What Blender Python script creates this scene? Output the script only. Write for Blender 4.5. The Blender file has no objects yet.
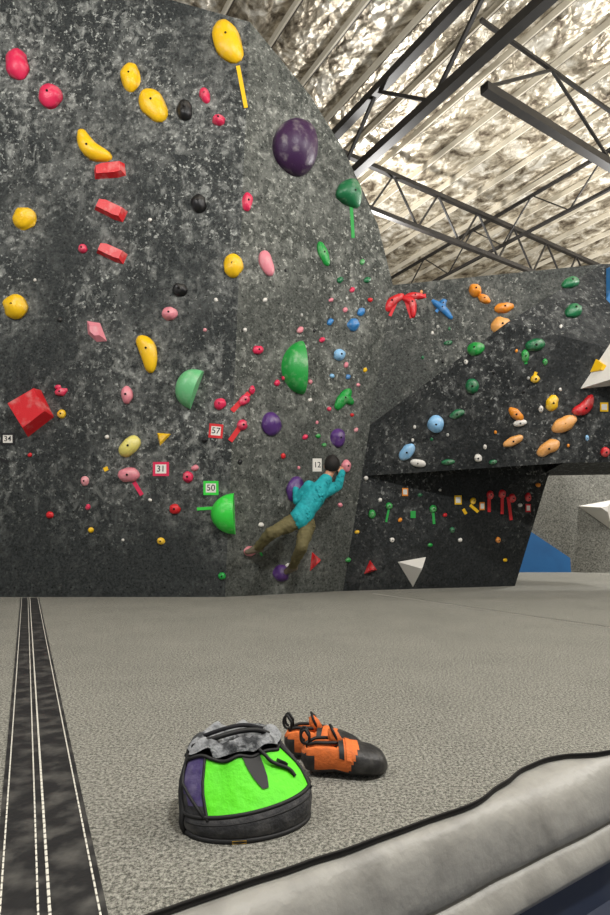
import bpy, bmesh, math, random
import numpy as np
from mathutils import Vector, Matrix, noise
from mathutils.bvhtree import BVHTree
random.seed(7)
S=bpy.context.scene
S.view_settings.view_transform='Standard'
F=560.0; H=0.65; PT=math.atan(78/560)
RT=Vector((1,0,0)); UP=Vector((0,-math.sin(PT),math.cos(PT))); FW=Vector((0,math.cos(PT),math.sin(PT)))
O=Vector((0,0,H))
def ray(px,py): return FW+RT*((px-305)/F)+UP*((457.5-py)/F)
def P(px,py,Y): d=ray(px,py); return O+d*(Y/d.y)
def G(px,py,z=0.0): d=ray(px,py); return O+d*((z-H)/d.z)
def onplane(px,py,p,n): d=ray(px,py); return O+d*((p-O).dot(n)/d.dot(n))
def lin(c):
    return tuple(((x/255)/12.92 if x/255<=0.04045 else ((x/255+0.055)/1.055)**2.4) for x in c)
# ---------- camera
cd=bpy.data.cameras.new('camera'); cam=bpy.data.objects.new('camera',cd); S.collection.objects.link(cam)
cam.location=O; cam.rotation_euler=(math.pi/2+PT,0,0); cd.sensor_fit='VERTICAL'; cd.sensor_height=36; cd.lens=F/915*36; cd.clip_start=0.02; cd.clip_end=200
S.camera=cam
# ---------- materials
MC={}
def nodes(m):
    m.use_nodes=True; nt=m.node_tree; return nt,nt.nodes,nt.links,nt.nodes['Principled BSDF']
def mat(name,c,rough=0.6,metal=0,dust=0.0,dustc=(225,220,210),scale=30,bump=0.0,bscale=60,dlo=.45,dhi=.75,spec=.5):
    if name in MC: return MC[name]
    m=bpy.data.materials.new(name); nt,N,L,B=nodes(m)
    B.inputs['Base Color'].default_value=(*lin(c),1); B.inputs['Roughness'].default_value=rough; B.inputs['Metallic'].default_value=metal
    B.inputs['Specular IOR Level'].default_value=spec
    tc=N.new('ShaderNodeTexCoord')
    if dust>0:
        n=N.new('ShaderNodeTexNoise'); n.inputs['Scale'].default_value=scale; n.inputs['Detail'].default_value=6; L.new(tc.outputs['Object'],n.inputs['Vector'])
        r=N.new('ShaderNodeMapRange'); r.inputs[1].default_value=dlo; r.inputs[2].default_value=dhi; r.inputs[4].default_value=dust; L.new(n.outputs[0],r.inputs[0])
        x=N.new('ShaderNodeMix'); x.data_type='RGBA'; x.inputs[6].default_value=(*lin(c),1); x.inputs[7].default_value=(*lin(dustc),1)
        L.new(r.outputs[0],x.inputs[0]); L.new(x.outputs[2],B.inputs['Base Color'])
    if bump>0:
        n2=N.new('ShaderNodeTexNoise'); n2.inputs['Scale'].default_value=bscale; n2.inputs['Detail'].default_value=4; L.new(tc.outputs['Object'],n2.inputs['Vector'])
        b=N.new('ShaderNodeBump'); b.inputs['Strength'].default_value=bump; b.inputs['Distance'].default_value=0.01; L.new(n2.outputs[0],b.inputs['Height']); L.new(b.outputs[0],B.inputs['Normal'])
    MC[name]=m; return m
def wallmat(name,base,chalk,amt,lo,hi,dots=True,hs=.36):
    m=bpy.data.materials.new(name); nt,N,L,B=nodes(m); B.inputs['Roughness'].default_value=.8; B.inputs['Specular IOR Level'].default_value=.25
    tc=N.new('ShaderNodeTexCoord')
    def noi(sc,det,ro=.6,vec=None,dis=0):
        n=N.new('ShaderNodeTexNoise'); n.inputs['Scale'].default_value=sc; n.inputs['Detail'].default_value=det; n.inputs['Roughness'].default_value=ro; n.inputs['Distortion'].default_value=dis
        L.new(vec or tc.outputs['Object'],n.inputs['Vector']); return n.outputs[0]
    def rng(s,a,b,c=0,d=1):
        r=N.new('ShaderNodeMapRange'); L.new(s,r.inputs[0])
        for i,v in enumerate((a,b,c,d)): r.inputs[i+1].default_value=v
        return r.outputs[0]
    def mth(op,a,b):
        k=N.new('ShaderNodeMath'); k.operation=op
        for i,v in enumerate((a,b)):
            if isinstance(v,(int,float)): k.inputs[i].default_value=v
            else: L.new(v,k.inputs[i])
        return k.outputs[0]
    def mix(f,a,b):
        x=N.new('ShaderNodeMix'); x.data_type='RGBA'; L.new(f,x.inputs[0])
        for i,v in ((6,a),(7,b)):
            if isinstance(v,tuple): x.inputs[i].default_value=(*lin(v),1)
            else: L.new(v,x.inputs[i])
        return x.outputs[2]
    sep=N.new('ShaderNodeSeparateXYZ'); L.new(tc.outputs['Object'],sep.inputs[0])
    mp=N.new('ShaderNodeMapping'); mp.inputs['Scale'].default_value=(1,1,.75); L.new(tc.outputs['Object'],mp.inputs[0])
    smear=rng(noi(9.5,7,.68,mp.outputs[0],.4),lo,hi)
    smear2=rng(noi(3.2,6,.7,mp.outputs[0],1.0),lo+.02,hi+.08,0,.6)
    sm_=mth('MAXIMUM',smear,smear2)
    zone=rng(noi(.8,2,.5),.34,.55,.15,1)
    hz=rng(sep.outputs[2],.4,1.9,.12,1)
    zh=mth('MULTIPLY',zone,hz)
    f=mth('MULTIPLY',mth('MULTIPLY',sm_,zh),amt)
    at=N.new('ShaderNodeAttribute'); at.attribute_name='chalk'
    halo=mth('MULTIPLY',at.outputs['Fac'],rng(noi(11,7,.72),.42,.66,.0,hs))
    f=mth('MINIMUM',mth('ADD',f,halo),.8)
    fine=rng(noi(38,5,.75),.38,.64)
    c0=mix(fine,tuple(int(x*.66) for x in base),tuple(min(255,int(x*1.32)) for x in base))
    c1=mix(f,c0,chalk)
    spk=rng(noi(22,4,.65),.58,.67,0,.8); c1=mix(mth('MULTIPLY',spk,zh),c1,chalk)
    if dots:
        sp=.2
        def cell(s,off=0):
            a=mth('ADD',s,50+off); a=mth('DIVIDE',a,sp); a=mth('FRACT',a,0); a=mth('SUBTRACT',a,.5); return mth('MULTIPLY',a,a)
        d=mth('ADD',cell(sep.outputs[0]),cell(sep.outputs[2]))
        dk=mth('MULTIPLY',mth('LESS_THAN',d,.0022),.75)
        c1=mix(dk,c1,(12,12,12))
    L.new(c1,B.inputs['Base Color'])
    b=N.new('ShaderNodeBump'); b.inputs['Strength'].default_value=.4; b.inputs['Distance'].default_value=.01; L.new(noi(90,4,.7),b.inputs['Height']); L.new(b.outputs[0],B.inputs['Normal'])
    return m
M_WL=wallmat('wall_paint_charcoal',(47,50,50),(190,192,186),.62,.50,.71)
M_WM=wallmat('wall_paint_lit_panel',(68,70,66),(188,189,180),.52,.49,.73,hs=.3)  # lighter copy of the wall paint: light on the right panel put into colour
M_WM2=wallmat('wall_paint_lit_facet',(62,64,62),(178,178,170),.5,.49,.73,hs=.25)  # lit tone of the upper right facet, put into its base colour
M_WD=wallmat('wall_paint_shaded',(36,38,39),(165,166,162),.5,.52,.75,hs=.2)  # darkened copy: shade of the overhang and lower right wall put into colour
M_WF=wallmat('wall_paint_light',(112,111,104),(175,173,165),.4,.4,.7,False)
# ---------- mesh helpers
class MB:
    def __init__(s): s.v=[]; s.f=[]; s.m=[]; s.mats=[]; s.sm=[]
    def mi(s,m):
        if m not in s.mats: s.mats.append(m)
        return s.mats.index(m)
    def add(s,vs,fs,m,smooth=True):
        o=len(s.v); s.v+= [Vector(v) for v in vs]; k=s.mi(m)
        for f in fs: s.f.append([i+o for i in f]); s.m.append(k); s.sm.append(smooth)
    def box(s,p1,p2,w,h,m,up=Vector((0,0,1))):
        d=(p2-p1).normalized(); sd=d.cross(up); 
        if sd.length<1e-4: sd=d.cross(Vector((1,0,0)))
        sd.normalize(); u=sd.cross(d).normalized()
        vs=[p+sd*(a*w/2)+u*(b*h/2) for p in(p1,p2) for a,b in((-1,-1),(1,-1),(1,1),(-1,1))]
        s.add(vs,[(0,1,2,3)[::-1],(4,5,6,7),(0,1,5,4),(1,2,6,5),(2,3,7,6),(3,0,4,7)],m,False)
    def tube(s,pts,rad,m,n=8,closed=False,cap=True):
        if not isinstance(rad,(list,tuple)): rad=[rad]*len(pts)
        vs=[];fs=[];K=len(pts); prev=None
        for i,p in enumerate(pts):
            a=pts[(i-1)%K] if (closed or i>0) else p; b=pts[(i+1)%K] if (closed or i<K-1) else p
            t=(b-a).normalized()
            if prev is None:
                x=t.orthogonal().normalized()
            else: x=(prev-t*prev.dot(t)).normalized()
            prev=x; y=t.cross(x)
            for j in range(n):
                q=2*math.pi*j/n; vs.append(p+(x*math.cos(q)+y*math.sin(q))*rad[i])
        for i in range(K if closed else K-1):
            for j in range(n):
                a=i*n+j;b=i*n+(j+1)%n; c=((i+1)%K)*n+(j+1)%n; d=((i+1)%K)*n+j; fs.append((a,b,c,d))
        if cap and not closed: fs.append(tuple(range(n))[::-1]); fs.append(tuple((K-1)*n+j for j in range(n)))
        s.add(vs,fs,m)
    def obj(s,name,parent=None,origin=None,fix=True,merge=0):
        me=bpy.data.meshes.new(name); org=origin or Vector((0,0,0))
        me.from_pydata([v-org for v in s.v],[],s.f); 
        for m in s.mats: me.materials.append(m)
        for i,p in enumerate(me.polygons): p.material_index=s.m[i]; p.use_smooth=s.sm[i]
        if fix or merge:
            bm=bmesh.new(); bm.from_mesh(me)
            if merge: bmesh.ops.remove_doubles(bm,verts=bm.verts,dist=merge)
            bmesh.ops.recalc_face_normals(bm,faces=bm.faces); bm.to_mesh(me); bm.free()
        me.update(); ob=bpy.data.objects.new(name,me); S.collection.objects.link(ob); ob.location=org
        if parent: ob.parent=parent
        return ob
# ---------- climbing walls
A1=G(225,597); A2=G(343,591)
A0=Vector((-9,A1.y-.02,0)); T1=P(250,22,5.75)
nL=(A1-A0).cross(T1-A0).normalized(); nR=(A2-A1).cross(T1-A1).normalized()
if nL.y>0:nL=-nL
if nR.y>0:nR=-nR
T0=onplane(150,-6,A1,nL); T00=onplane(0,-60,A1,nL)
TL=Vector((-9,0,7.6)); TL.y=A0.y-((TL-A0).x*nL.x+(TL-A0).z*nL.z)/nL.y
T2=onplane(310,95,A1,nR);T3=onplane(345,152,A1,nR);T4=onplane(378,225,A1,nR);T5=onplane(393,285,A1,nR)
back=Vector((0,1.6,0))
mb=MB()
mb.add([A0,A1,T1,T0,T00,TL],[(0,1,2,3,4,5)],M_WL,False)
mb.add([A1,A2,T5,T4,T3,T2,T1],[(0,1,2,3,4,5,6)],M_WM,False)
top=[TL,T00,T0,T1,T2,T3,T4,T5]
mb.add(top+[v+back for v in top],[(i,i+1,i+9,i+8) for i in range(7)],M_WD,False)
wl=mb.obj('wall_left',fix=False)
def cl(t): return A2.lerp(T5,t)
def tcorner(py):
    lo,hi=0,1
    for _ in range(30):
        m=(lo+hi)/2; v=cl(m)-O; y=457.5-F*(v.dot(UP)/v.dot(FW))
        if y>py: lo=m
        else: hi=m
    return cl(lo)
L0=tcorner(476); F1=tcorner(425); L0b=tcorner(462)
L1=P(563,463,6.25); L2=Vector((5.2,6.1,L1.z+.03))
F2=P(508,322,5.95); F3=P(625,352,5.9); F4=Vector((5.2,5.9,F3.z-.1))
K1=P(602,264,6.55); K2=Vector((5.2,6.5,K1.z))
LB=G(515,586); LT=P(553,460,7.2)
mb=MB()
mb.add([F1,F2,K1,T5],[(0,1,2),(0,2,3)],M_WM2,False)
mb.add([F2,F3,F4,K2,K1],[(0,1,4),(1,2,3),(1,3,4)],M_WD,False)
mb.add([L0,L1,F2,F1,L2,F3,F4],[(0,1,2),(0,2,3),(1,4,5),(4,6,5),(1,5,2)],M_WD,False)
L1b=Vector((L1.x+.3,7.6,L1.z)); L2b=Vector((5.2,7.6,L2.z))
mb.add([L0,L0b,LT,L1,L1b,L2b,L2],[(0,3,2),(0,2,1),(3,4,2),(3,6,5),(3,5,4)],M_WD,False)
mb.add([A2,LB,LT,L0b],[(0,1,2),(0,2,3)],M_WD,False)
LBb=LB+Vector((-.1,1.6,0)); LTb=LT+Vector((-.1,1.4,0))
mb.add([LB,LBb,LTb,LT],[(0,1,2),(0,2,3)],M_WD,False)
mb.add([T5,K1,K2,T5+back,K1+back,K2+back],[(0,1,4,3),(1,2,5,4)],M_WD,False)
wr=mb.obj('wall_right',fix=False)
BY=10.2
mb=MB(); 
for a,b,c,d in [((1.5,BY,0),(4.6,BY,0),(4.9,BY+.5,3.6),(1.5,BY+.5,3.6)),((4.6,BY,0),(12,BY-1.5,0),(12,BY-1.0,3.6),(4.9,BY+.5,3.6))]:
    mb.add([a,b,c,d],[(0,1,2),(0,2,3)],M_WF,False)
mb.add([(1.5,BY+.5,3.6),(12,BY+.5,3.6),(12,BY+2,3.6),(1.5,BY+2,3.6)],[(0,1,2,3)],M_WF,False)
wb=mb.obj('wall_back',fix=False)
vs=[];fs=[]
for o in(wl,wr,wb):
    b=len(vs); vs+=[v.co.copy() for v in o.data.vertices]; fs+=[[i+b for i in p.vertices] for p in o.data.polygons]
BV=BVHTree.FromPolygons(vs,fs)
CH=[]
def hit(px,py):
    d=ray(px,py).normalized(); loc,n,i,t=BV.ray_cast(O,d)
    if loc is None: loc=P(px,py,6.5); n=Vector((0,-1,0)); t=6.5
    if n.dot(d)>0:n=-n
    return loc,n,t
def basis(px,py):
    loc,n,t=hit(px,py); return loc,n,onplane(px+1,py,loc,n)-loc,onplane(px,py+1,loc,n)-loc
def W(px,py,off):
    loc,n,t=hit(px,py); return loc-ray(px,py).normalized()*off
# warehouse shell
M_plas=mat('warehouse_paint',(150,142,122),.9,dust=.4,dustc=(110,100,84),scale=2)
mb=MB(); mb.add([(-12,19,-.35),(15,19,-.35),(15,19,8.4),(-12,19,8.4)],[(0,1,2,3)],M_plas,False); mb.obj('wall_far',fix=False)
mb=MB(); mb.add([(15,19,-.35),(15,-6,-.35),(15,-6,8.4),(15,19,8.4)],[(0,1,2,3)],M_plas,False); mb.obj('wall_side',fix=False)
mb=MB(); mb.add([(-12,-6,-.35),(15,-6,-.35),(15,19,-.35),(-12,19,-.35)],[(0,1,2,3)],mat('concrete_floor',(58,64,80),.5,dust=.5,dustc=(90,92,98),scale=8),False); mb.obj('floor',fix=False)
# ---------- crash mat
def carpetmat():
    m=bpy.data.materials.new('mat_carpet'); nt,N,L,B=nodes(m); B.inputs['Roughness'].default_value=.95; B.inputs['Specular IOR Level'].default_value=.15
    tc=N.new('ShaderNodeTexCoord')
    def noi(sc,det,ro):
        n=N.new('ShaderNodeTexNoise'); n.inputs['Scale'].default_value=sc; n.inputs['Detail'].default_value=det; n.inputs['Roughness'].default_value=ro; L.new(tc.outputs['Object'],n.inputs['Vector']); return n.outputs[0]
    cr=N.new('ShaderNodeValToRGB'); e=cr.color_ramp.elements; e[0].position=.43; e[0].color=(*lin((36,36,33)),1); e[1].position=.585; e[1].color=(*lin((194,192,181)),1)
    L.new(noi(110,6,.9),cr.inputs[0])
    cr2=N.new('ShaderNodeValToRGB'); e=cr2.color_ramp.elements; e[0].position=.35; e[0].color=(*lin((92,91,84)),1); e[1].position=.7; e[1].color=(*lin((146,144,134)),1)
    L.new(noi(1.6,10,.8),cr2.inputs[0])
    x=N.new('ShaderNodeMix'); x.data_type='RGBA'; x.inputs[0].default_value=.3; L.new(cr.outputs[0],x.inputs[6]); L.new(cr2.outputs[0],x.inputs[7]); L.new(x.outputs[2],B.inputs['Base Color'])
    b=N.new('ShaderNodeBump'); b.inputs['Strength'].default_value=.9; b.inputs['Distance'].default_value=.004; L.new(noi(220,3,.7),b.inputs['Height']); L.new(b.outputs[0],B.inputs['Normal'])
    return m
M_carp=carpetmat()
M_vin=mat('grey_vinyl',(156,154,147),.45,dust=.6,dustc=(104,102,97),scale=9,bump=.4,bscale=26)
M_nav=mat('navy_vinyl',(46,56,78),.5,dust=.3,dustc=(90,95,105),scale=12)
M_blk=mat('black_vinyl',(32,32,33),.55,dust=.55,dustc=(112,110,105),scale=14,bump=.3,bscale=30)
M_sti=mat('white_stitching',(215,212,200),.8)
edge_px=[(145,915),(230,887),(300,863),(380,836),(440,815),(482,797),(505,780),(530,764),(560,755),(610,750)]
ed=[G(*p) for p in edge_px]
C1=G(440,912,-.165); C2=G(610,825,-.165); C1.z=0;C2.z=0; cdir=(C2-C1).normalized(); cout=Vector((cdir.y,-cdir.x,0))
dl=-cdir; ed=[ed[0]+dl*6,ed[0]+dl*3,ed[0]+dl*1.2,ed[0]+dl*.4]+ed+[ed[-1]+Vector((.5,.2,0)),ed[-1]+Vector((1.5,.85,0)),ed[-1]+Vector((4.5,2.85,0))]
def dense(pts,k=8):
    out=[]
    for i in range(len(pts)-1):
        p0=pts[max(i-1,0)];p1=pts[i];p2=pts[i+1];p3=pts[min(i+2,len(pts)-1)]
        for j in range(k):
            t=j/k; out.append(.5*((2*p1)+(p2-p0)*t+(2*p0-5*p1+4*p2-p3)*t*t+(3*p1-p0-3*p2+p3)*t**3))
    out.append(pts[-1].copy()); return out
ed=dense(ed,6); n=len(ed)
def outn(i):
    a=ed[max(i-1,0)];b=ed[min(i+1,len(ed)-1)]; t=(b-a).normalized(); return Vector((t.y,-t.x,0))
prof=[(-.3,0,-.013),(.0,0,-.015),(.2,0,-.018),(.5,0,-.03),(.75,0,-.052),(.9,0,-.085),(.98,0,-.125),(1,0,-.15),(1,-.006,-.161),(1,-.020,-.165),(1,-.006,-.169),(1,.006,-.178),(1,.018,-.2),(1,.028,-.222),(1,.024,-.236),(1,.0,-.24),(1,0,-.35)]
mb=MB(); K=len(prof); vs=[]
for i,p in enumerate(ed):
    c=C1+cdir*((p-C1).dot(cdir)); 
    if (c-p).dot(cout)<.05: c=p+cout*.05
    for j,(u,a,z) in enumerate(prof):
        w=noise.noise(Vector((p.x*5,p.y*5,z*6)))*.004 if 1<j<14 else 0
        vs.append(p.lerp(c,u)+cout*(a+w)+Vector((0,0,z)))
mb.add(vs,[(i*K+j,(i+1)*K+j,(i+1)*K+j+1,i*K+j+1) for i in range(n-1) for j in range(K-2)],M_vin)
mb.add(vs,[(i*K+j,(i+1)*K+j,(i+1)*K+j+1,i*K+j+1) for i in range(n-1) for j in(K-2,)],M_nav)
far=[Vector((14,12,0)),Vector((-11.5,12,0)),Vector((-11.5,-3,0))]
cm=mb.obj('crash_mat',fix=False)
mb=MB()
edgew=[p+outn(i)*(noise.noise(Vector((p.x*9,p.y*9,0)))*.006) for i,p in enumerate(ed)]
t_=edgew+far; 
mb.add([Vector((p.x,p.y,0)) for p in t_],[tuple(range(len(t_)))],M_carp,False)
m_edge=mat('carpet_cut_edge',(38,36,33),.95)
mb.add([Vector((p.x,p.y,z)) for p in edgew for z in(0,-.013)],[(2*i,2*i+1,2*i+3,2*i+2) for i in range(n-1)],m_edge,False)
mb.tube([p+Vector((0,0,-.001)) for p in edgew[6:]],.0025,m_edge,6)
mb.obj('carpet_cover',cm,fix=False)
a1,a2=G(20.5,598),G(2,800); b1,b2=G(39,598),G(108,915)
a2=a1+(a2-a1)*1.35; b2=b1+(b2-b1)*1.02
mb=MB(); up=Vector((0,0,.003)); mb.add([a1+up,b1+up,b2+up,a2+up],[(0,1,2,3)],M_blk,False)
for fr,w in((.07,.004),(.40,.004),(.50,.006),(.93,.004)):
    s1=a1.lerp(b1,fr)+up*1.6; s2=a2.lerp(b2,fr)+up*1.6; Ln=(s2-s1).length; k=int(Ln/.024)
    for i in range(k):
        mb.box(s1.lerp(s2,i/k),s1.lerp(s2,(i+.78)/k),w*.85,.002,M_sti)
mb.obj('seam_strip',cm,fix=False)
mb=MB(); s1,s2=G(372,593,.002),G(720,643,.002)
mb.box(s1,s2,.02,.003,M_blk); k=160
for i in range(k): mb.box(s1.lerp(s2,i/k)+Vector((0,-.03,0)),s1.lerp(s2,(i+.5)/k)+Vector((0,-.03,0)),.008,.003,M_sti)
mb.obj('seam_stitching',cm,fix=False)
mb=MB(); q=[onplane(x,y,Vector((0,BY-.03,0)),Vector((0,-1,.14)).normalized()) for x,y in((505,521),(527,529),(594,574),(505,574))]
mb.add(q+[v+Vector((0,.025,0)) for v in q],[(0,1,2,3),(0,1,5,4),(1,2,6,5)],mat('blue_paint',(30,105,168),.6,dust=.3,dustc=(20,70,120),scale=3),False); mb.obj('blue_wall_panel')
# ---------- ceiling
def foil():
    m=bpy.data.materials.new('foil_insulation'); nt,N,L,B=nodes(m); B.inputs['Roughness'].default_value=.36; B.inputs['Metallic'].default_value=.45
    tc=N.new('ShaderNodeTexCoord'); mp=N.new('ShaderNodeMapping'); mp.inputs['Scale'].default_value=(1.0,.8,1); L.new(tc.outputs['Object'],mp.inputs[0])
    def noi(sc,det,ro,dis=0):
        n=N.new('ShaderNodeTexNoise'); n.inputs['Scale'].default_value=sc; n.inputs['Detail'].default_value=det; n.inputs['Roughness'].default_value=ro; n.inputs['Distortion'].default_value=dis; L.new(mp.outputs[0],n.inputs['Vector']); return n.outputs[0]
    n1=noi(3.6,8,.68,.6)
    cr=N.new('ShaderNodeValToRGB'); e=cr.color_ramp.elements; e[0].position=.36; e[0].color=(*lin((84,72,58)),1); e[1].position=.62; e[1].color=(*lin((250,244,230)),1)
    k=cr.color_ramp.elements.new(.49); k.color=(*lin((180,169,148)),1)
    L.new(n1,cr.inputs[0]); L.new(cr.outputs[0],B.inputs['Base Color'])
    v=N.new('ShaderNodeTexVoronoi'); v.inputs['Scale'].default_value=4.2; v.feature='DISTANCE_TO_EDGE'; L.new(mp.outputs[0],v.inputs['Vector'])
    v2=N.new('ShaderNodeTexVoronoi'); v2.inputs['Scale'].default_value=11; v2.feature='F1'; L.new(mp.outputs[0],v2.inputs['Vector'])
    b=N.new('ShaderNodeBump'); b.inputs['Strength'].default_value=.65; b.inputs['Distance'].default_value=.08; L.new(v.outputs[0],b.inputs['Height'])
    b2=N.new('ShaderNodeBump'); b2.inputs['Strength'].default_value=.6; b2.inputs['Distance'].default_value=.035; L.new(v2.outputs[0],b2.inputs['Height']); L.new(b.outputs[0],b2.inputs['Normal'])
    b3=N.new('ShaderNodeBump'); b3.inputs['Strength'].default_value=.5; b3.inputs['Distance'].default_value=.04; L.new(n1,b3.inputs['Height']); L.new(b2.outputs[0],b3.inputs['Normal']); L.new(b3.outputs[0],B.inputs['Normal'])
    return m
CZ=8.0; SP=.8; AN=math.radians(32)
mb=MB(); NX=160; st=.2; vs=[];fs=[]
for j in range(NX+1):
    for i in range(NX+1):
        x=(i-NX/2)*st; y=(j-NX/2)*st
        z=.08-.07*abs(math.sin(math.pi*x/SP))+noise.noise(Vector((x*1.5,y*.8,0)))*.025
        vs.append((x,y,z))
for j in range(NX):
    for i in range(NX): a=j*(NX+1)+i; fs.append((a,a+1,a+NX+2,a+NX+1))
mb.add(vs,fs,foil()); ce=mb.obj('ceiling',fix=False); ce.location=(2,8,CZ); ce.rotation_euler=(0,0,AN)
M_rib=mat('purlin_paint',(200,192,174),.6); M_rib2=mat('purlin_painted_shadow',(66,58,50),.6); M_stl=mat('black_steel',(26,24,23),.5,dust=.3,dustc=(60,54,48),scale=6)  # M_rib2: dark strip beside each purlin, painted in as its shadow
mb=MB()
for i in range(-19,20):
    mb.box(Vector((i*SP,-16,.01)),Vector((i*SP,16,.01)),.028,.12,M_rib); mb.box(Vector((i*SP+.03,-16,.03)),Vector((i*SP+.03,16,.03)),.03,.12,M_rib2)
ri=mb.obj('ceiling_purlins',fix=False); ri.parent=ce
dA=Vector((-math.sin(AN),math.cos(AN),0)); dB=Vector((math.cos(AN),math.sin(AN),0))
def truss(name,px,py,d,zb,zt,l1,l2,step=1.3,ch=.16,wb=.05,topc=None):
    p=G(px,py,zb); mb=MB(); tc=topc or ch
    mb.box(p-d*l1,p+d*l2,ch,ch,M_stl); up=Vector((0,0,zt-zb)); mb.box(p-d*l1+up,p+d*l2+up,tc,tc,M_stl)
    k=int((l1+l2)/step)
    for i in range(k):
        q=p-d*l1+d*(i*step); q2=q+d*step/2; q3=q+d*step
        mb.box(q,q2+up,wb,wb,M_stl); mb.box(q2+up,q3,wb,wb,M_stl)
    return mb.obj(name)
truss('roof_truss',443,92,dA,6.7,7.75,7,7,2.4,.14,.05)
truss('roof_truss',450,240,dB,6.7,7.6,4.5,12,1.2,.09,.035)
truss('roof_truss',556,132,dB,6.7,7.75,1.6,12,3.2,.13,.04,.05)
truss('roof_truss',560,215,dA,7.0,7.75,5,9,1.6,.06,.025)
# ---------- holds
COL=dict(yellow=(244,194,18),pink=(220,40,84),red=(214,34,42),green=(26,150,60),dgreen=(22,108,64),lgreen=(54,208,66),purple=(84,48,118),dpurple=(58,28,68),
 black=(20,20,22),white=(224,220,212),orange=(238,146,40),peach=(236,168,90),blue=(50,126,190),lblue=(140,192,232),cream=(228,216,116),mint=(106,186,126),rosew=(226,136,148),grey=(172,172,166))
NM=dict(dgreen='green',lgreen='green',mint='green',dpurple='purple',peach='orange',lblue='blue',cream='yellow',rosew='pink')
def hn(c): return NM.get(c,c)+'_climbing_hold'
def HM(c): return mat('hold_'+c,COL[c],.38,dust=.4 if c not in('black',) else .15,scale=9,dlo=.52,dhi=.85,bump=.3,bscale=70)
M_bolt=mat('steel_bolt',(30,28,26),.4,.6)
def sausage(mb,pts,rad,c,flat=1.0,wob=.08,bolt=True):
    px=sum(p[0] for p in pts)/len(pts);py=sum(p[1] for p in pts)/len(pts)
    loc,n,ju,jv=basis(px,py); m=HM(c) if isinstance(c,str) else c; sc=jv.length; sd=random.random()*99
    if max(rad)>4.5: CH.append((loc.copy(),max(max(rad),((pts[0][0]-pts[-1][0])**2+(pts[0][1]-pts[-1][1])**2)**.5*.5)*sc))
    P2=[Vector((p[0]-px,p[1]-py)) for p in pts]; K=len(P2); NS=16 if max(rad)>3 else 8; vs=[];fs=[]
    for i in range(K):
        a=P2[max(i-1,0)];b=P2[min(i+1,K-1)]; t=(b-a).normalized(); pr=Vector((-t.y,t.x))
        for j in range(NS):
            q=2*math.pi*j/NS; r=rad[i]*(1+wob*noise.noise(Vector((i*.35+sd,math.cos(q)*1.3,math.sin(q)*1.3)))*2)
            c2=P2[i]+pr*(r*math.cos(q)); h=r*sc*flat*math.sin(q)
            if h<0:h*=.02
            vs.append(loc+ju*c2.x+jv*c2.y+n*(h+.001))
    for i in range(K-1):
        for j in range(NS): fs.append((i*NS+j,i*NS+(j+1)%NS,(i+1)*NS+(j+1)%NS,(i+1)*NS+j))
    fs.append(tuple(range(NS))); fs.append(tuple((K-1)*NS+j for j in range(NS)))
    mb.add(vs,fs,m)
    if bolt:
        k=K//2; cc=loc+ju*P2[k].x+jv*P2[k].y+n*(rad[k]*sc*flat*.93); rr=min(.013,rad[k]*sc*.22)
        mb.tube([cc,cc+n*(rad[k]*sc*flat*.07+.004)],[rr,rr],M_bolt,6)
    return loc
def ell(mb,px,py,w,h,c,rot=0,flat=1.0,wob=.14,bolt=True,egg=0):
    Lh=h/2;Wd=w/2; a=math.radians(rot); d=Vector((math.sin(a),-math.cos(a))); pts=[];rad=[]
    for i in range(13):
        t=-math.cos(math.pi*i/12)*.995; pts.append((px+d.x*Lh*t,py+d.y*Lh*t)); rad.append(Wd*math.sqrt(max(0,1-t*t))*(1+egg*t))
    return sausage(mb,pts,rad,c,flat,wob,bolt)
def ban(mb,ctrl,w,c,flat=1.0,taper=.5,**k):
    C=dense([Vector((x,y,0)) for x,y in ctrl],5); K=len(C); pts=[(p.x,p.y) for p in C]
    rad=[w/2*(math.sin(math.pi*min(1,max(0,(i/(K-1))*.96+.02)))**taper) for i in range(K)]
    return sausage(mb,pts,rad,c,flat,**k)
def facet(mb,pts,h,c,top=.7,shift=(0,0)):
    px=sum(p[0] for p in pts)/len(pts);py=sum(p[1] for p in pts)/len(pts); loc,n,ju,jv=basis(px,py); m=HM(c) if isinstance(c,str) else c
    CH.append((loc.copy(),.08))
    K=len(pts); base=[loc+ju*(x-px)+jv*(y-py) for x,y in pts]; tp=[loc+ju*((x-px)*top+shift[0])+jv*((y-py)*top+shift[1])+n*h for x,y in pts]
    mb.add(base+tp,[(i,(i+1)%K,K+(i+1)%K,K+i) for i in range(K)]+[tuple(K+i for i in range(K))],m,False); return loc
def tape(mb,p,q,w,c):
    px,py=(p[0]+q[0])/2,(p[1]+q[1])/2; loc,n,ju,jv=basis(px,py); d=Vector((q[0]-p[0],q[1]-p[1])); pr=Vector((-d.y,d.x)).normalized()*w/2
    vs=[]
    for h in(.001,.006):
        for e,sg in((p,1),(q,1),(q,-1),(p,-1)): x=e[0]+pr.x*sg-px;y=e[1]+pr.y*sg-py; vs.append(loc+ju*x+jv*y+n*h)
    mb.add(vs,[(4,5,6,7),(0,1,5,4),(1,2,6,5),(2,3,7,6),(3,0,4,7)],mat('tape_'+c,COL[c],.6),False)
def one(name,fn):
    mb=MB(); loc=fn(mb); return mb.obj(name,origin=loc)
def E(*a,name=None,**k): one((name or hn(a[4])),lambda mb: ell(mb,*a,**k))
def B(ctrl,w,c,**k): one(hn(c),lambda mb: ban(mb,ctrl,w,c,**k))
E(18,65,24,31,'pink',rot=-15,flat=.7); E(51,97,22,24,'pink',rot=70,flat=.8); E(131,78,19,29,'yellow',flat=.8)
B([(143,92),(153,105),(164,121)],25,'yellow',flat=.7,taper=.6)
def f(mb):
    tape(mb,(238,66),(246,108),4,'yellow'); return ban(mb,[(222,22),(227,42),(239,62)],27,'yellow',flat=.8,taper=.55)
one('yellow_climbing_hold',f)
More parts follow.
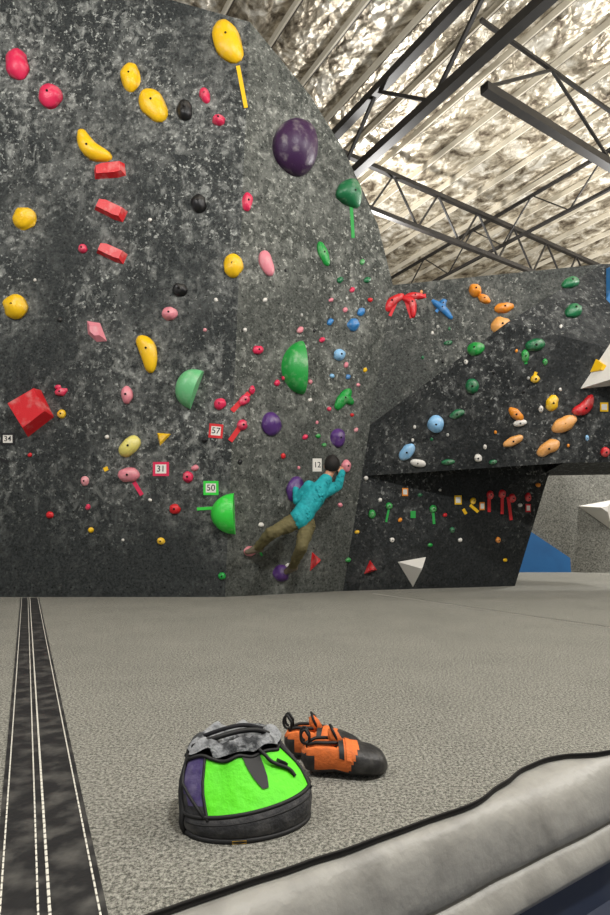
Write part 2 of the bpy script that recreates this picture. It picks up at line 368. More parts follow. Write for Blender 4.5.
E(185,111,17,20,'black',flat=.9); E(205,96,10,16,'pink',rot=-20); E(219,121,13,10,'pink'); E(295,149,43,56,'dpurple',flat=1.0,wob=.04,rot=-12,egg=.08)
B([(81,130),(90,150),(112,158)],17,'yellow',flat=1.1,taper=.6)
def bar(x,y,w,h,r,c):
    a=math.radians(r); ca,sa=math.cos(a),math.sin(a); pts=[(x+u*ca-v*sa,y+u*sa+v*ca) for u,v in((-w/2,-h*.3),(-w/4,-h/2),(w/2,-h/2),(w/2,h*.4),(w/4,h/2),(-w/2,h*.45))]
    one(hn(c),lambda mb: facet(mb,pts,.07,c,.78,(0,-1)))
bar(110,172,31,13,-6,'red'); bar(111,211,31,13,25,'red'); bar(112,254,29,12,24,'red')
E(83,249,9,9,'pink'); E(25,219,22,24,'yellow',flat=.8,rot=60); E(199,204,15,19,'black'); E(247,202,10,19,'pink')
def f(mb):
    tape(mb,(351,205),(353,238),3.2,'green'); return ell(mb,350,195,24,30,'dgreen',rot=-30,flat=.9,egg=.3)
one('green_climbing_hold',f)
B([(319,242),(323,253),(328,266)],9,'green',flat=.8); E(233,266,19,24,'yellow',flat=.8); B([(263,251),(266,262),(271,276)],13,'rosew',flat=.8)
E(16,307,24,25,'yellow',flat=.8); E(180,290,13,15,'black',rot=90); E(170,314,13,16,'rosew',rot=80)
one('pink_climbing_hold',lambda mb: facet(mb,[(87,321),(100,323),(107,341),(97,342),(88,334)],.06,'rosew',.5))
B([(138,337),(148,350),(151,373)],18,'yellow',flat=.9,taper=.6)
def crescent(x,y,w,h,rot,c,flat=.9,pw=.8):
    a=math.radians(rot)
    def f(mb):
        loc,n,ju,jv=basis(x,y); m=HM(c); R=18; vs=[];fs=[]
        CH.append((loc.copy(),.18))
        for i in range(R+1):
            t=math.pi*i/R-math.pi/2
            for j in range(9):
                u=j/8; ct=max(0,math.cos(t))
                lx=w*(ct**pw)*u-w*.45; ly=h/2*math.sin(t)
                z=jv.length*w*flat*ct*math.sqrt(max(0,1-u**2.5))*(.75+.25*u)
                vs.append(loc+ju*(lx*math.cos(a)-ly*math.sin(a))+jv*(lx*math.sin(a)+ly*math.cos(a))+n*(z+.001))
        for i in range(R):
            for j in range(8): fs.append((i*9+j,i*9+j+1,(i+1)*9+j+1,(i+1)*9+j))
        mb.add(vs,fs,m)
        bs=[]
        for i in range(R+1):
            ly=h/2*math.sin(math.pi*i/R-math.pi/2); lx=-w*.45; bs.append(loc+ju*(lx*math.cos(a)-ly*math.sin(a))+jv*(lx*math.sin(a)+ly*math.cos(a)))
        mb.add([vs[i*9] for i in range(R+1)]+bs,[(i,i+1,R+2+i,R+1+i) for i in range(R)],m,False)
        return loc
    one(hn(c),f)
crescent(188,387,22,40,200,'mint'); crescent(293,368,21,54,178,'green',pw=1.15,flat=.8)
crescent(224,514,24,41,178,'lgreen',pw=1.0)
one('red_climbing_hold',lambda mb: facet(mb,[(10,408),(41,390),(54,417),(28,437)],.16,'red',.82,(1,-3)))
E(61,392,8,12,'pink',rot=80);E(62,414,8,9,'yellow');E(127,395,11,18,'rosew')
one('yellow_climbing_hold',lambda mb: facet(mb,[(157,433),(171,434),(160,446)],.03,'yellow',.6))
B([(121,455),(130,446),(139,438)],17,'cream',flat=.9)
def f(mb):
    tape(mb,(134,482),(142,495),4,'pink'); return ell(mb,129,475,15,22,'rosew',rot=90,flat=.9)
one('pink_climbing_hold',f)
tp=MB()
for a,b,w,c in [((232,411),(249,393),5,'red'),((230,441),(240,427),5,'red'),((197,509),(214,508),3,'lgreen'),((0,459),(8,462),3,'black'),((108,468),(104,470),4,'yellow'),
  ((489,493),(489,512),3,'red'),((502,494),(502,514),3,'red'),((511,520),(508,497),3,'red'),((389,508),(386,522),2,'green'),((433,512),(434,524),2.5,'green'),((413,511),(413,518),5,'green'),
  ((390,316),(398,298),3,'red'),((396,298),(426,296),4,'red'),((406,300),(412,318),4,'red'),((432,300),(452,318),3,'blue'),((446,300),(436,312),3,'blue'),((476,293),(490,302),3,'orange'),
  ((470,505),(478,512),3,'yellow'),((463,509),(466,514),3,'yellow'),((534,378),(536,372),3,'yellow'),((523,352),(526,364),3,'green'),((340,408),(346,400),3,'green'),
  ((258,548),(262,556),2,'green')]:
    tape(tp,a,b,w,c)
tp.obj('route_marking_tape')
def f(mb): ell(mb,252,390,6,9,'pink'); return ell(mb,244,400,9,13,'pink',rot=40)
one('pink_climbing_hold',f); E(242,425,10,11,'pink'); E(271,424,19,24,'purple',flat=.8); E(338,438,14,19,'purple',flat=.9)
E(281,573,16,17,'purple',flat=.9); B([(353,404),(343,398),(337,410)],10,'green'); B([(336,409),(343,399),(350,389)],11,'green',flat=.7)
def tri(pts,h,c,name,top=.12,sh=(0,0)): one(name,lambda mb: facet(mb,pts,h,c,top,sh))
tri([(312,552),(321,560),(310,571)],.08,'red','triangle_climbing_hold',.35); tri([(370,560),(377,570),(364,574)],.08,'red','triangle_climbing_hold',.35)
tri([(398,562),(426,557),(413,587)],.18,'white','triangle_wall_volume',.1,(2,-4))
E(353,325,11,13,'blue');E(339,355,11,12,'lblue')
E(295,489,17,26,'purple',rot=15,flat=.7)
E(346,466,9,13,'rosew'); 
E(475,291,14,12,'orange',rot=60); E(484,299,8,14,'orange',rot=-60); E(504,308,10,20,'orange',rot=80); E(501,326,17,21,'peach',rot=80,flat=.8)
B([(386,312),(392,302),(404,295)],9,'red'); B([(402,298),(412,303),(413,318)],8,'red'); B([(404,297),(415,296),(425,297)],7,'red')
B([(432,301),(442,308),(452,319)],7,'blue'); E(443,304,7,10,'blue')
for x,y,w,h,c,r in [(570,284,10,18,'dgreen',80),(573,312,12,17,'dgreen',85),(476,349,13,18,'green',70),(535,345,13,20,'dgreen',80),(525,356,8,13,'green',0),(472,386,14,15,'dgreen',0),(457,414,8,16,'dgreen',70),(448,343,5,9,'dgreen',80),
  (436,424,17,18,'lblue',0),(407,452,12,20,'lblue',40),(418,463,8,16,'white',100),(564,424,14,28,'peach',62),(548,448,13,26,'peach',60),(516,414,10,18,'orange',-50),(520,423,7,14,'white',80),(513,441,9,22,'peach',65),
  (552,403,12,17,'yellow',20),(541,409,5,7,'white',0),(478,458,8,8,'white',0),(493,462,5,8,'dgreen',80),(448,462,6,14,'dgreen',85),(535,379,9,8,'yellow',0),(545,362,5,7,'green',0),(605,452,9,10,'red',0),(587,438,4,6,'lblue',0),
  (490,495,7,9,'red',0),(502,494,7,9,'red',0),(512,498,7,9,'red',0),(528,497,6,9,'red',0),(473,501,6,7,'yellow',0),(389,506,7,7,'green',0),(372,514,7,9,'green',0),(433,509,7,8,'green',0),(485,447,4,5,'white',0),(466,362,4,5,'white',0),
  (452,530,5,6,'dgreen',0),(498,540,5,6,'orange',0),(392,540,5,5,'white',0)]:
    E(x,y,w,h,c,rot=r,flat=.8)
B([(572,412),(584,408),(592,395)],12,'red',taper=.6)
tri([(590,372),(596,359),(611,366),(610,378)],.1,'yellow','yellow_climbing_hold',.4)
tri([(580,389),(612,341),(640,360),(630,384)],.3,'white','triangle_wall_volume',.3,(6,2))
tri([(606,268),(622,262),(618,310),(606,300)],.12,'blue','blue_wall_volume',.6)
tri([(578,506),(612,500),(612,530)],.3,'white','triangle_wall_volume',.2)
mb=MB()
sm=[(85,481,'rosew',8),(50,515,'red',7),(88,507,'pink',5),(91,530,'yellow',6),(161,541,'yellow',8),(222,576,'green',8),(175,509,'red',11),(188,477,'pink',11),(220,404,'pink',11),(283,456,'red',5),(258,350,'pink',9),(284,378,'pink',5),(277,383,'pink',6),
 (318,436,'green',5),(324,445,'green',5),(329,409,'pink',5),(305,437,'pink',5),(310,382,'rosew',5),(366,478,'white',5),(348,377,'blue',5),(332,376,'lblue',5),(346,365,'rosew',5),(300,330,'rosew',6),(245,330,'white',4),(58,387,'pink',5),(66,390,'pink',4),
 (30,455,'red',4),(123,540,'white',3),(195,468,'rosew',6),(205,440,'black',5),(240,462,'black',5),(150,500,'white',4),(261,525,'white',5),(250,551,'rosew',10),(288,566,'white',6),(340,505,'rosew',5),(357,532,'yellow',4),(348,560,'green',5),(107,437,'white',4),(340,280,'dgreen',6),(352,290,'pink',5),(361,312,'blue',7),(367,280,'dgreen',6),(370,300,'red',5),(362,262,'green',5),(331,300,'rosew',4),(345,310,'rosew',5),(322,340,'pink',5),(330,322,'blue',6),
 (365,370,'yellow',4),(358,385,'rosew',4),(352,415,'red',4),(356,430,'rosew',4),(310,400,'white',4),(265,300,'white',4),(216,300,'white',4),(205,330,'rosew',4),(60,320,'black',5),(35,280,'white',3),(150,220,'white',4),
 (380,500,'white',4),(400,520,'orange',4),(420,495,'dgreen',4),(445,515,'red',4),(460,540,'white',4),(505,560,'yellow',4),(430,545,'green',4),(520,505,'white',4),(538,485,'orange',5),(440,490,'white',3)]
for x,y,c,s in sm: ell(mb,x,y,s,s*random.uniform(.8,1.3),c,rot=random.uniform(0,90),flat=.8,bolt=s>7)
for i in range(8):
    x=random.uniform(250,350);y=random.uniform(250,470)
    ell(mb,x,y,3,3.6,random.choice(['grey','rosew','black','black']),flat=.7,bolt=False)
for i in range(24):
    x=random.uniform(400,575);y=random.uniform(290,450); ell(mb,x,y,3,3.6,random.choice(['white','grey','dgreen','black','orange']),flat=.7,bolt=False)
mb.obj('small_footholds')
# tags
def tag(px,py,w,h,rot,c,txt):
    loc,n,ju,jv=basis(px,py); a=math.radians(rot); u=(ju*math.cos(a)+jv*math.sin(a)); v=(-ju*math.sin(a)+jv*math.cos(a)); mb=MB()
    def q(w,h,z,m):
        c4=[loc+u*(sx*w/2)+v*(sy*h/2) for sx,sy in((-1,1),(1,1),(1,-1),(-1,-1))]
        mb.add([p+n*.001 for p in c4]+[p+n*z for p in c4],[(4,5,6,7),(0,1,5,4),(1,2,6,5),(2,3,7,6),(3,0,4,7)],m,False)
    q(w,h,.006,mat('tag_'+c,COL[c],.6)); q(w*.68,h*.64,.008,mat('tag_card',(232,228,220),.6))
    o=mb.obj('route_tag',origin=loc)
    if txt:
        cu=bpy.data.curves.new('tag_number','FONT'); cu.body=txt; cu.align_x='CENTER'; cu.align_y='CENTER'; cu.size=jv.length*h*.62; cu.extrude=.0005; cu.offset=.0005
        cu.materials.append(mat('tag_ink',(20,20,20),.7)); t=bpy.data.objects.new('tag_number',cu); S.collection.objects.link(t)
        ex=u.normalized(); ez=n; ey=ez.cross(ex); M=Matrix((ex,ey,ez)).transposed().to_4x4(); M.translation=n*.0095; t.parent=o; t.matrix_basis=M
tag(8,439,14,12,0,'black','34'); tag(216,431,14,14,5,'red','57'); tag(161,469,16,14,0,'pink','31'); tag(211,488,15,14,0,'lgreen','50'); tag(317,465,9,13,0,'white','12'); tag(458,500,7,9,0,'yellow',''); tag(482,506,5,8,0,'orange',''); tag(405,492,6,8,0,'orange',''); tag(604,407,8,9,0,'yellow','')
tag(528,508,5,8,0,'red','')
# chalk build-up around the used holds, stored on a finer wall mesh
ca=np.array([c[0][:] for c in CH]); cr_=np.array([c[1] for c in CH])
for o in(wl,wr):
    bm=bmesh.new(); bm.from_mesh(o.data); bmesh.ops.triangulate(bm,faces=bm.faces)
    for _ in range(9):
        es=[e for e in bm.edges if e.calc_length()>.16 and min(v.co.x for v in e.verts)<4 and max(v.co.x for v in e.verts)>-4.5]
        if not es: break
        bmesh.ops.subdivide_edges(bm,edges=es,cuts=1); bmesh.ops.triangulate(bm,faces=[f for f in bm.faces if len(f.verts)>3])
        if len(bm.faces)>90000: break
    bm.to_mesh(o.data); bm.free()
    nv=len(o.data.vertices); co=np.empty(nv*3); o.data.vertices.foreach_get('co',co); co=co.reshape(-1,3); val=np.zeros(nv)
    for c,r in zip(ca,cr_):
        dlt=co-c; dlt[:,2]=dlt[:,2]*np.where(dlt[:,2]<0,.75,1.0); d=np.linalg.norm(dlt,axis=1); val=np.maximum(val,np.clip(1-(d-r*.8)/(r*1.2+.12),0,1))
    at=o.data.attributes.new('chalk','FLOAT','POINT'); at.data.foreach_set('value',val.astype(np.float32)); o.data.update()
# ---------- chalk bag
M_lime=mat('lime_fabric',(92,226,10),.6,bump=.5,bscale=38,dust=.35,dustc=(60,170,10),scale=14); M_pur=mat('purple_fabric',(58,42,100),.7,dust=.55,dustc=(150,145,162),scale=22,bump=.5,bscale=40)
M_dk=mat('charcoal_fabric',(42,42,44),.7,dust=.45,dustc=(112,110,108),scale=30,bump=.4,bscale=90); M_pip=mat('black_piping',(14,14,15),.6); M_fl=mat('chalky_fleece',(156,158,160),.95,dust=.92,dustc=(40,42,45),scale=20,bump=1.0,bscale=90,dlo=.45,dhi=.57)
M_in=mat('bag_inside',(30,30,34),.9)
def bag():
    c=Vector((-.132,1.395,.002))
    root=bpy.data.objects.new('chalk_bag',None); S.collection.objects.link(root); root.location=c; root.rotation_euler=(0,0,math.radians(16))
    NA=80
    rings=[(.0,.132,.085,0,0),(.002,.143,.095,0,0),(.012,.149,.100,0,0),(.03,.152,.102,0,0),(.048,.150,.097,0,.002),(.053,.148,.092,-.002,.005),(.068,.147,.087,-.006,.013),(.086,.143,.081,-.012,.024),(.103,.135,.076,-.018,.036),(.122,.123,.070,-.023,.048),(.140,.112,.064,-.026,.058)]
    NR=len(rings)-1
    def pt(k,t,exp=0):
        z,rx,ry,cx,cy=rings[k]; w=1
        f=max(0,(k-5)/(NR-5))
        if f>0: w=1+.14*f*noise.noise(Vector((math.cos(t)*3.0,math.sin(t)*3.0,z*14)))
        zz=z+.014*math.cos(t)*(z/.05 if z<.05 else 1)*(1-f*.6)*(1 if k>2 else 0)+.022*noise.noise(Vector((math.cos(t)*1.9,math.sin(t)*1.9,5)))*f
        return Vector((cx+(rx*w+exp)*math.cos(t),cy+(ry*w+exp)*math.sin(t),zz))
    mb=MB(); 
    for k in range(NR):
        for i in range(NA):
            t=2*math.pi*i/NA;t2=2*math.pi*(i+1)/NA; tm=math.degrees((t+t2)/2)
            if k<5: m=M_dk
            elif 228<tm<343: m=M_lime
            elif 196<tm<=228 and k>=6 and (k-6)*7+tm>208: m=M_pur
            else: m=M_dk
            mb.add([pt(k,t),pt(k,t2),pt(k+1,t2),pt(k+1,t)],[(0,1,2,3)],m)
    mb.add([pt(0,2*math.pi*i/NA) for i in range(NA)],[tuple(range(NA))],M_dk,False)
    mb.obj('body',root,merge=.0002)
    mb=MB()
    for k,r in((1,.006),(5,.0045)): mb.tube([pt(k,2*math.pi*i/NA,.001) for i in range(NA)],r,M_pip,8,True)
    for t,r in((228,.003),(343,.005),(190,.008)):
        mb.tube([pt(k,math.radians(t),.001) for k in range(1,NR+1)] if t==190 else [pt(k,math.radians(t),.001) for k in range(4,NR+1)],r,M_pip,8)
    mb.tube([pt(5+k,math.radians(226-k*7),.004) for k in range(NR-4)],.0035,M_pip,6)
    zp=[pt(4,math.radians(a),.002)+Vector((0,0,-.008)) for a in range(200,345,5)]; mb.tube(zp,.002,M_pip,6)
    mb.obj('piping',root)
    mb=MB(); g=[]
    for k,hw in((NR,12),(NR-1,10),(NR-2,7),(NR-3,3)):
        g.append([pt(k,math.radians(286-hw+2*hw*j/4),.004) for j in range(5)])
    mb.add([p for r in g for p in r],[(r*5+j,r*5+j+1,(r+1)*5+j+1,(r+1)*5+j) for r in range(3) for j in range(4)],M_pip)
    s=pt(NR,math.radians(300),.008); mb.tube(dense([s+Vector((-.01,.01,.012)),s+Vector((.006,-.008,.0)),s+Vector((.022,-.018,-.014)),pt(NR-2,math.radians(318),.008),pt(NR-3,math.radians(322),.004)],5),.0042,M_pip,8)
    q=pt(NR-1,math.radians(312),.010); mb.box(q,q+Vector((.022,.004,-.012)),.014,.007,M_pip)
    mb.obj('strap',root)
    mb=MB(); K=96; R=10; cz=rings[NR][0]
    vs=[];fs=[]
    for r in range(R+1):
        s=r/R
        for i in range(K):
            t=2*math.pi*i/K; a=pt(NR,t,.002); 
            cc=Vector((-.026,.066,cz)); p=a.lerp(cc,s*.93)
            lump=noise.noise(Vector((math.cos(t)*3.2,math.sin(t)*3.2,s*3)))
            p.z=a.z*(1-s)+cz*s+.034*math.sin(math.pi*min(1,s*1.9+.05))**.6*(1 if s<.52 else 0)+(0 if s<.52 else -.022*(s-.5))+.014*lump+.005*math.sin(t*7+s*5)*s
            if s>=.52: p.z+=.012+.014*abs(math.sin(t*2+1.2))*(1-s)
            p.x+=.009*lump
            vs.append(p)
    for r in range(R):
        for i in range(K): fs.append((r*K+i,r*K+(i+1)%K,(r+1)*K+(i+1)%K,(r+1)*K+i))
    fs.append(tuple(R*K+i for i in range(K)))
    mb.add(vs,fs,M_fl)
    mb.tube([pt(NR,2*math.pi*i/K,.002) for i in range(K)],.0045,M_pip,8,True)
    mb.tube(dense([Vector((-.125,.05,.152)),Vector((-.08,.02,.176)),Vector((-.02,.025,.185)),Vector((.03,.035,.180)),Vector((.075,.055,.154))],6),.006,M_pip,8)
    mb.tube(dense([Vector((-.11,.09,.157)),Vector((-.05,.062,.182)),Vector((.0,.07,.184)),Vector((.05,.075,.170))],6),.005,M_in,8)
    mb.obj('fleece_collar',root)
    mb=MB(); p=pt(1,math.radians(250),.005); q=pt(1,math.radians(262),.005); mb.box(p,q,.003,.006,mat('label_yellow',(200,155,30),.6)); mb.obj('label',root)
bag()
# ---------- shoes
M_org=mat('orange_suede',(226,116,50),.75,dust=.4,dustc=(150,76,44),scale=50,bump=.3,bscale=140); M_rub=mat('black_rubber',(34,33,33),.5,dust=.4,dustc=(100,97,92),scale=40,bump=.2,bscale=80); M_lin=mat('shoe_lining',(50,46,44),.9)
def interp(x,tab):
    for (a,b),(c,d) in zip(tab,tab[1:]):
        if a<=x<=c:
            t=(x-a)/(c-a); return b+(d-b)*t
    return tab[-1][1]
def shoe(loc,rot,mirror=1):
    root=bpy.data.objects.new('climbing_shoe',None); S.collection.objects.link(root); root.location=loc; root.rotation_euler=rot
    Wt=[(0,.012),(.006,.022),(.02,.031),(.05,.037),(.09,.042),(.12,.052),(.15,.060),(.185,.062),(.21,.055),(.225,.042),(.235,.025),(.24,.003)]
    Tt=[(0,.06),(.012,.082),(.04,.092),(.08,.092),(.12,.086),(.16,.078),(.2,.067),(.225,.053),(.235,.038),(.24,.024)]
    Bt=[(0,.035),(.012,.014),(.04,.004),(.09,.010),(.13,.003),(.2,.0),(.225,.002),(.24,.012)]
    Cy=[(0,0),(.1,-.004),(.18,.002),(.24,.010)]
    NS=60;NR=32; mb=MB(); V=[]
    for i in range(NS+1):
        x=.24*(1-math.cos(math.pi*i/NS))/2
        w,t,b,cy=interp(x,Wt),interp(x,Tt),interp(x,Bt),interp(x,Cy)*mirror
        for j in range(NR):
            q=2*math.pi*j/NR; c,s=math.cos(q),math.sin(q)
            y=cy+w*math.copysign(abs(c)**.85,c); z=(t+b)/2+(t-b)/2*math.copysign(abs(s)**.85,s)
            if s>.78 and .012<x<.10:
                z-=.045*min(1,(s-.76)/.12)*min(1,(x-.010)/.012)*min(1,(.105-x)/.015)
            V.append(Vector((x,y,z)))
    xs=[.24*(1-math.cos(math.pi*i/NS))/2 for i in range(NS+1)]
    for i in range(NS):
        x=(xs[i]+xs[i+1])/2; b=interp(x,Bt)
        for j in range(NR):
            q=2*math.pi*(j+.5)/NR; s=math.sin(q); vv=[V[i*NR+j],V[i*NR+(j+1)%NR],V[(i+1)*NR+(j+1)%NR],V[(i+1)*NR+j]]
            zc=sum(v.z for v in vv)/4
            if s>.80 and .012<x<.10: m=M_lin
            elif x>.136+.022*s or zc<b+.016 or (x<.035 and zc<.060): m=M_rub
            else: m=M_org
            mb.add(vv,[(0,1,2,3)],m)
    mb.add(V[:NR],[tuple(range(NR))],M_rub); mb.add(V[-NR:],[tuple(range(NR))],M_rub)
    mb.obj('shoe_body',root,merge=.0001)
    mb=MB()
    rim=[]
    for k in range(32):
        q=2*math.pi*k/32; x=.056+.046*math.cos(q); w=interp(x,Wt); rim.append(Vector((x,interp(x,Cy)*mirror+w*.55*math.sin(q),interp(x,Tt)-.005)))
    mb.tube(rim,.0045,M_pip,8,True)
    for x0 in(.108,.128):
        w,t,b,cy=interp(x0,Wt),interp(x0,Tt),interp(x0,Bt),interp(x0,Cy)*mirror; g=[]
        for k in range(13):
            q=math.radians(10+160*k/12); g.append((cy+(w+.003)*math.copysign(abs(math.cos(q))**.85,math.cos(q)),(t+b)/2+((t-b)/2+.004)*math.sin(q)**.85))
        vs=[Vector((x0+dx,y,z-(dx>0)*.004)) for y,z in g for dx in(-.007,.007)]; mb.add(vs,[(2*k,2*k+1,2*k+3,2*k+2) for k in range(12)],M_pip if x0<.12 else M_org)
    for yy in(-.012,.012):
        c=Vector((.010,yy*mirror,.082)); mb.tube([c+Vector((-.012*math.sin(a),0,.018*(1-math.cos(a))*1.0)) for a in [math.pi*k/10 for k in range(11)]]+[c+Vector((.012,0,.018)),c+Vector((.012,0,0))],.004,M_pip,8)
    mb.tube([Vector((.098,0,.080)),Vector((.088,0,.100)),Vector((.080,0,.116))],[.018,.016,.008],M_org,10)
    mb.tube([Vector((.100,.012,.086)),Vector((.088,.014,.112)),Vector((.080,.0,.126)),Vector((.088,-.014,.112)),Vector((.100,-.012,.086))],.004,M_pip,8)
    mb.obj('shoe_trim',root,fix=False)
shoe(Vector((-.010,1.65,0)),(0,0,math.radians(1)),1)
shoe(Vector((-.06,1.775,.0)),(0,0,math.radians(-10)),-1)
# ---------- climber
def climber():
    M_jk=mat('teal_jacket',(24,164,172),.75,dust=.4,dustc=(12,104,116),scale=12,bump=.4,bscale=22); M_pt=mat('khaki_trousers',(104,96,62),.85,dust=.4,dustc=(66,62,40),scale=10,bump=.5,bscale=22)
    M_sk=mat('skin',(196,142,112),.55); M_hr=mat('dark_hair',(24,18,16),.6,bump=.8,bscale=160); M_sh=mat('climber_shoe',(110,98,80),.5,dust=.5,dustc=(50,46,42),scale=30)
    J=dict(pel=W(300,519,.40),hipL=W(294,522,.37),hipR=W(307,525,.40),waist=W(307,508,.40),chest=W(317,493,.38),shL=W(309,487,.30),shR=W(330,489,.36),ne=W(326,480,.37),hd=W(332,468,.36),
      elL=W(298,501,.22),haL=W(296,490,.07),elR=W(338,486,.16),haR=W(342,473,.06),
      knL=W(271,533,.42),anL=W(258,547,.11),toL=W(247,552,.05),knR=W(302,546,.58),anR=W(293,566,.16),toR=W(284,573,.06))
    bones=[]
    def bone(a,b,ra,rb,kind,n=9): bones.append((J[a] if isinstance(a,str) else a,J[b] if isinstance(b,str) else b,ra,rb,kind,n))
    bone('pel','waist',.114,.106,'j');bone('waist','chest',.106,.118,'j');bone('chest','ne',.104,.066,'j');bone('ne','hd',.05,.05,'s')
    bone('chest','shL',.094,.07,'j');bone('chest','shR',.094,.07,'j')
    bone('shL','elL',.064,.05,'j');bone('elL','haL',.048,.034,'j');bone('shR','elR',.064,.05,'j');bone('elR','haR',.048,.034,'j')
    bone('pel','hipL',.102,.094,'p');bone('pel','hipR',.102,.094,'p');bone('hipL','knL',.092,.064,'p');bone('hipR','knR',.092,.064,'p');bone('knL','anL',.064,.047,'p');bone('knR','anR',.064,.047,'p')
    for s in'LR':
        an,to=J['an'+s],J['to'+s]; d=(to-an).normalized(); heel=an-d*.03+Vector((0,0,-.035)); bone(heel,to,.036,.028,'f'); bone(an,heel,.04,.034,'f'); bone(an+d*.02,to,.038,.024,'f')
    for s in'LR':
        el,ha=J['el'+s],J['ha'+s]; loc,n,t=hit(*( (296,488) if s=='L' else (344,468))); 
        fd=(Vector((0,0,1))*.9-n*.5).normalized(); sd=fd.cross(n).normalized(); 
        pw=ha; pk=ha+fd*.075
        for o_ in(-.024,0,.024): bone(pw+sd*o_*.7,pk+sd*o_,.014,.012,'s')
        for k,(o_,ln) in enumerate(((-.033,.062),(-.011,.074),(.011,.07),(.033,.054))):
            a=pk+sd*o_; b=a+(fd*.8-n*.6).normalized()*ln*.55; c=b+(-n*.9-fd*.45).normalized()*ln*.5; bone(a,b,.0095,.0085,'s'); bone(b,c,.0085,.0075,'s')
        sg=1 if s=='L' else -1
        a=pw+fd*.02+sd*sg*.028; b=a+(sd*sg*.8+fd*.6).normalized()*.034; c=b+(fd*.7-n*.6).normalized()*.028; bone(a,b,.012,.010,'s'); bone(b,c,.010,.008,'s')
    bm=bmesh.new()
    for a,b,ra,rb,k,n in bones:
        L=(b-a).length; N=max(3,int(L/.02))
        z=(b-a).normalized() if L>1e-5 else Vector((0,0,1)); x=z.orthogonal().normalized(); y=z.cross(x)
        prof=[(-ra*math.cos(t),ra*math.sin(t)) for t in [math.pi/2*i/6 for i in range(7)]]+[(L*i/N,ra+(rb-ra)*i/N) for i in range(1,N)]+[(L+rb*math.sin(t),rb*math.cos(t)) for t in [math.pi/2*i/6 for i in range(7)]]
        rings=[]
        for h,r in prof:
            rings.append([bm.verts.new(a+z*h+(x*math.cos(2*math.pi*j/16)+y*math.sin(2*math.pi*j/16))*max(r,1e-4)) for j in range(16)])
        for r1,r2 in zip(rings,rings[1:]):
            for j in range(16): bm.faces.new((r1[j],r1[(j+1)%16],r2[(j+1)%16],r2[j]))
        bm.faces.new(rings[0][::-1]); bm.faces.new(rings[-1])
    bmesh.ops.recalc_face_normals(bm,faces=bm.faces)
    me=bpy.data.meshes.new('tmp'); bm.to_mesh(me); bm.free(); ob=bpy.data.objects.new('tmp',me); S.collection.objects.link(ob)
    r=ob.modifiers.new('r','REMESH'); r.mode='VOXEL'; r.voxel_size=.0075; sm_=ob.modifiers.new('s','SMOOTH'); sm_.iterations=2; sm_.factor=.5
    dg=bpy.context.evaluated_depsgraph_get(); m2=bpy.data.meshes.new_from_object(ob.evaluated_get(dg)); bpy.data.objects.remove(ob)
    body=bpy.data.objects.new('body',m2); S.collection.objects.link(body)
    for m in(M_jk,M_pt,M_sk,M_sh): m2.materials.append(m)
    ki={'j':0,'p':1,'s':2,'f':3}
    nv=len(m2.vertices); co=np.empty(nv*3); m2.vertices.foreach_get('co',co); co=co.reshape(-1,3); best=np.full(nv,9.0); bk=np.zeros(nv,int)
    for a,b,ra,rb,k,n in bones:
        a_=np.array(a);ab=np.array(b)-a_; t=np.clip(((co-a_)@ab)/max(ab@ab,1e-9),0,1); d=np.linalg.norm(co-(a_+t[:,None]*ab),axis=1)-(ra+(rb-ra)*t)
        w=d<best; best[w]=d[w]; bk[w]=ki[k]
    for v in m2.vertices:
        k=bk[v.index]
        if k<2:
            q=v.co*14; v.co+=v.normal*(noise.noise(q)*.014+noise.noise(q*2.3)*.008+(.008 if k==0 else 0))
    for p in m2.polygons:
        p.use_smooth=True; p.material_index=int(bk[p.vertices[0]])
    root=bpy.data.objects.new('rock_climber',None); S.collection.objects.link(root); body.parent=root
    loc,n,t=hit(333,464); fd=(-n*.8+Vector((.35,0,.35))).normalized(); rt=fd.cross(Vector((0,0,1))).normalized(); up=rt.cross(fd)
    c=J['hd']+Vector((0,0,.03)); mb=MB()
    def sph(cen,rx,ry,rz,m,fn=None,a=28,b=20):
        vs=[];fs=[]
        for i in range(b+1):
            th=math.pi*i/b
            for j in range(a):
                ph=2*math.pi*j/a; l=Vector((math.sin(th)*math.cos(ph)*rx,math.sin(th)*math.sin(ph)*ry,math.cos(th)*rz))
                if fn:l=fn(l)
                l=l+cen; vs.append(c+rt*l.x+fd*l.y+up*l.z)
        for i in range(b):
            for j in range(a): fs.append((i*a+j,i*a+(j+1)%a,(i+1)*a+(j+1)%a,(i+1)*a+j))
        mb.add(vs,fs,m)
    def hf(l):
        if l.z<0: l=Vector((l.x*(1+l.z*2.6),l.y*(1+l.z*1.2)+.01*(-l.z/.1),l.z))
        return l
    Z=Vector
    sph(Z((0,.005,0)),.076,.092,.112,M_sk,hf)
    def hairf(l):
        if l.y>.03 and l.z<.055: l=Z((l.x*.9,min(l.y,.045),l.z))
        if l.z<-.05: l=Z((l.x*.85,l.y*.9,-.05-(abs(l.z)-.05)*.4))
        w=1+.06*noise.noise(l*45); return l*w
    sph(Z((0,-.012,.018)),.088,.098,.110,M_hr,hairf)
    for sx in(-1,1):
        sph(Z((sx*.080,.005,-.012)),.010,.018,.030,M_sk,None,12,10); sph(Z((sx*.030,.083,.004)),.012,.008,.008,mat('eye_white',(230,228,224),.3),None,10,8); sph(Z((sx*.030,.089,.004)),.005,.004,.005,M_hr,None,8,6); sph(Z((sx*.030,.088,.022)),.016,.004,.003,M_hr,None,8,6)
    sph(Z((0,.098,-.018)),.012,.016,.022,M_sk,None,12,10); sph(Z((0,.084,-.055)),.022,.008,.007,mat('lips',(170,90,85),.5),None,12,8)
    mb.obj('head',root)
climber()
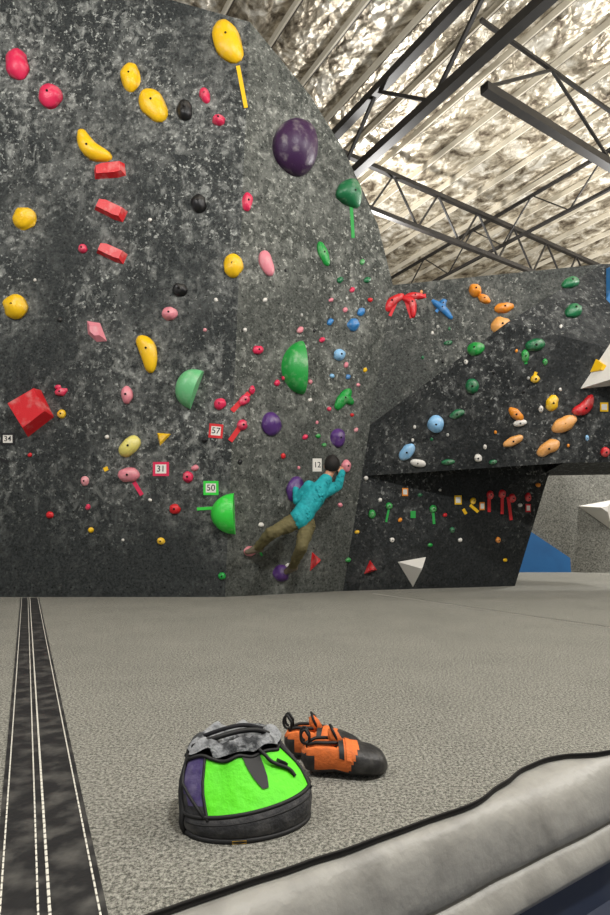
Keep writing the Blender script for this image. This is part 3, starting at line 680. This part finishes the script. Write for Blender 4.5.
# ---------- lights
def pl(x,y,z,e,r=.2,c=(1,.98,.95)):
    l=bpy.data.lights.new('added_point_light','POINT'); l.energy=e; l.shadow_soft_size=r; l.color=c; o=bpy.data.objects.new('added_point_light',l); o.location=(x,y,z); S.collection.objects.link(o)  # unseen point lights added to brighten walls and ceiling, no fixtures
pl(-4,.8,5.6,560); pl(1.5,-.3,5.8,900); pl(5.5,2.5,5.6,760); pl(9,6,5.5,620); pl(6.5,9.5,5.2,740); pl(1.5,10.5,5.8,580); pl(10,12,5.8,660)
w=bpy.data.worlds.new('world'); S.world=w; w.use_nodes=True; w.node_tree.nodes['Background'].inputs[0].default_value=(.95,.97,1,1); w.node_tree.nodes['Background'].inputs[1].default_value=.36
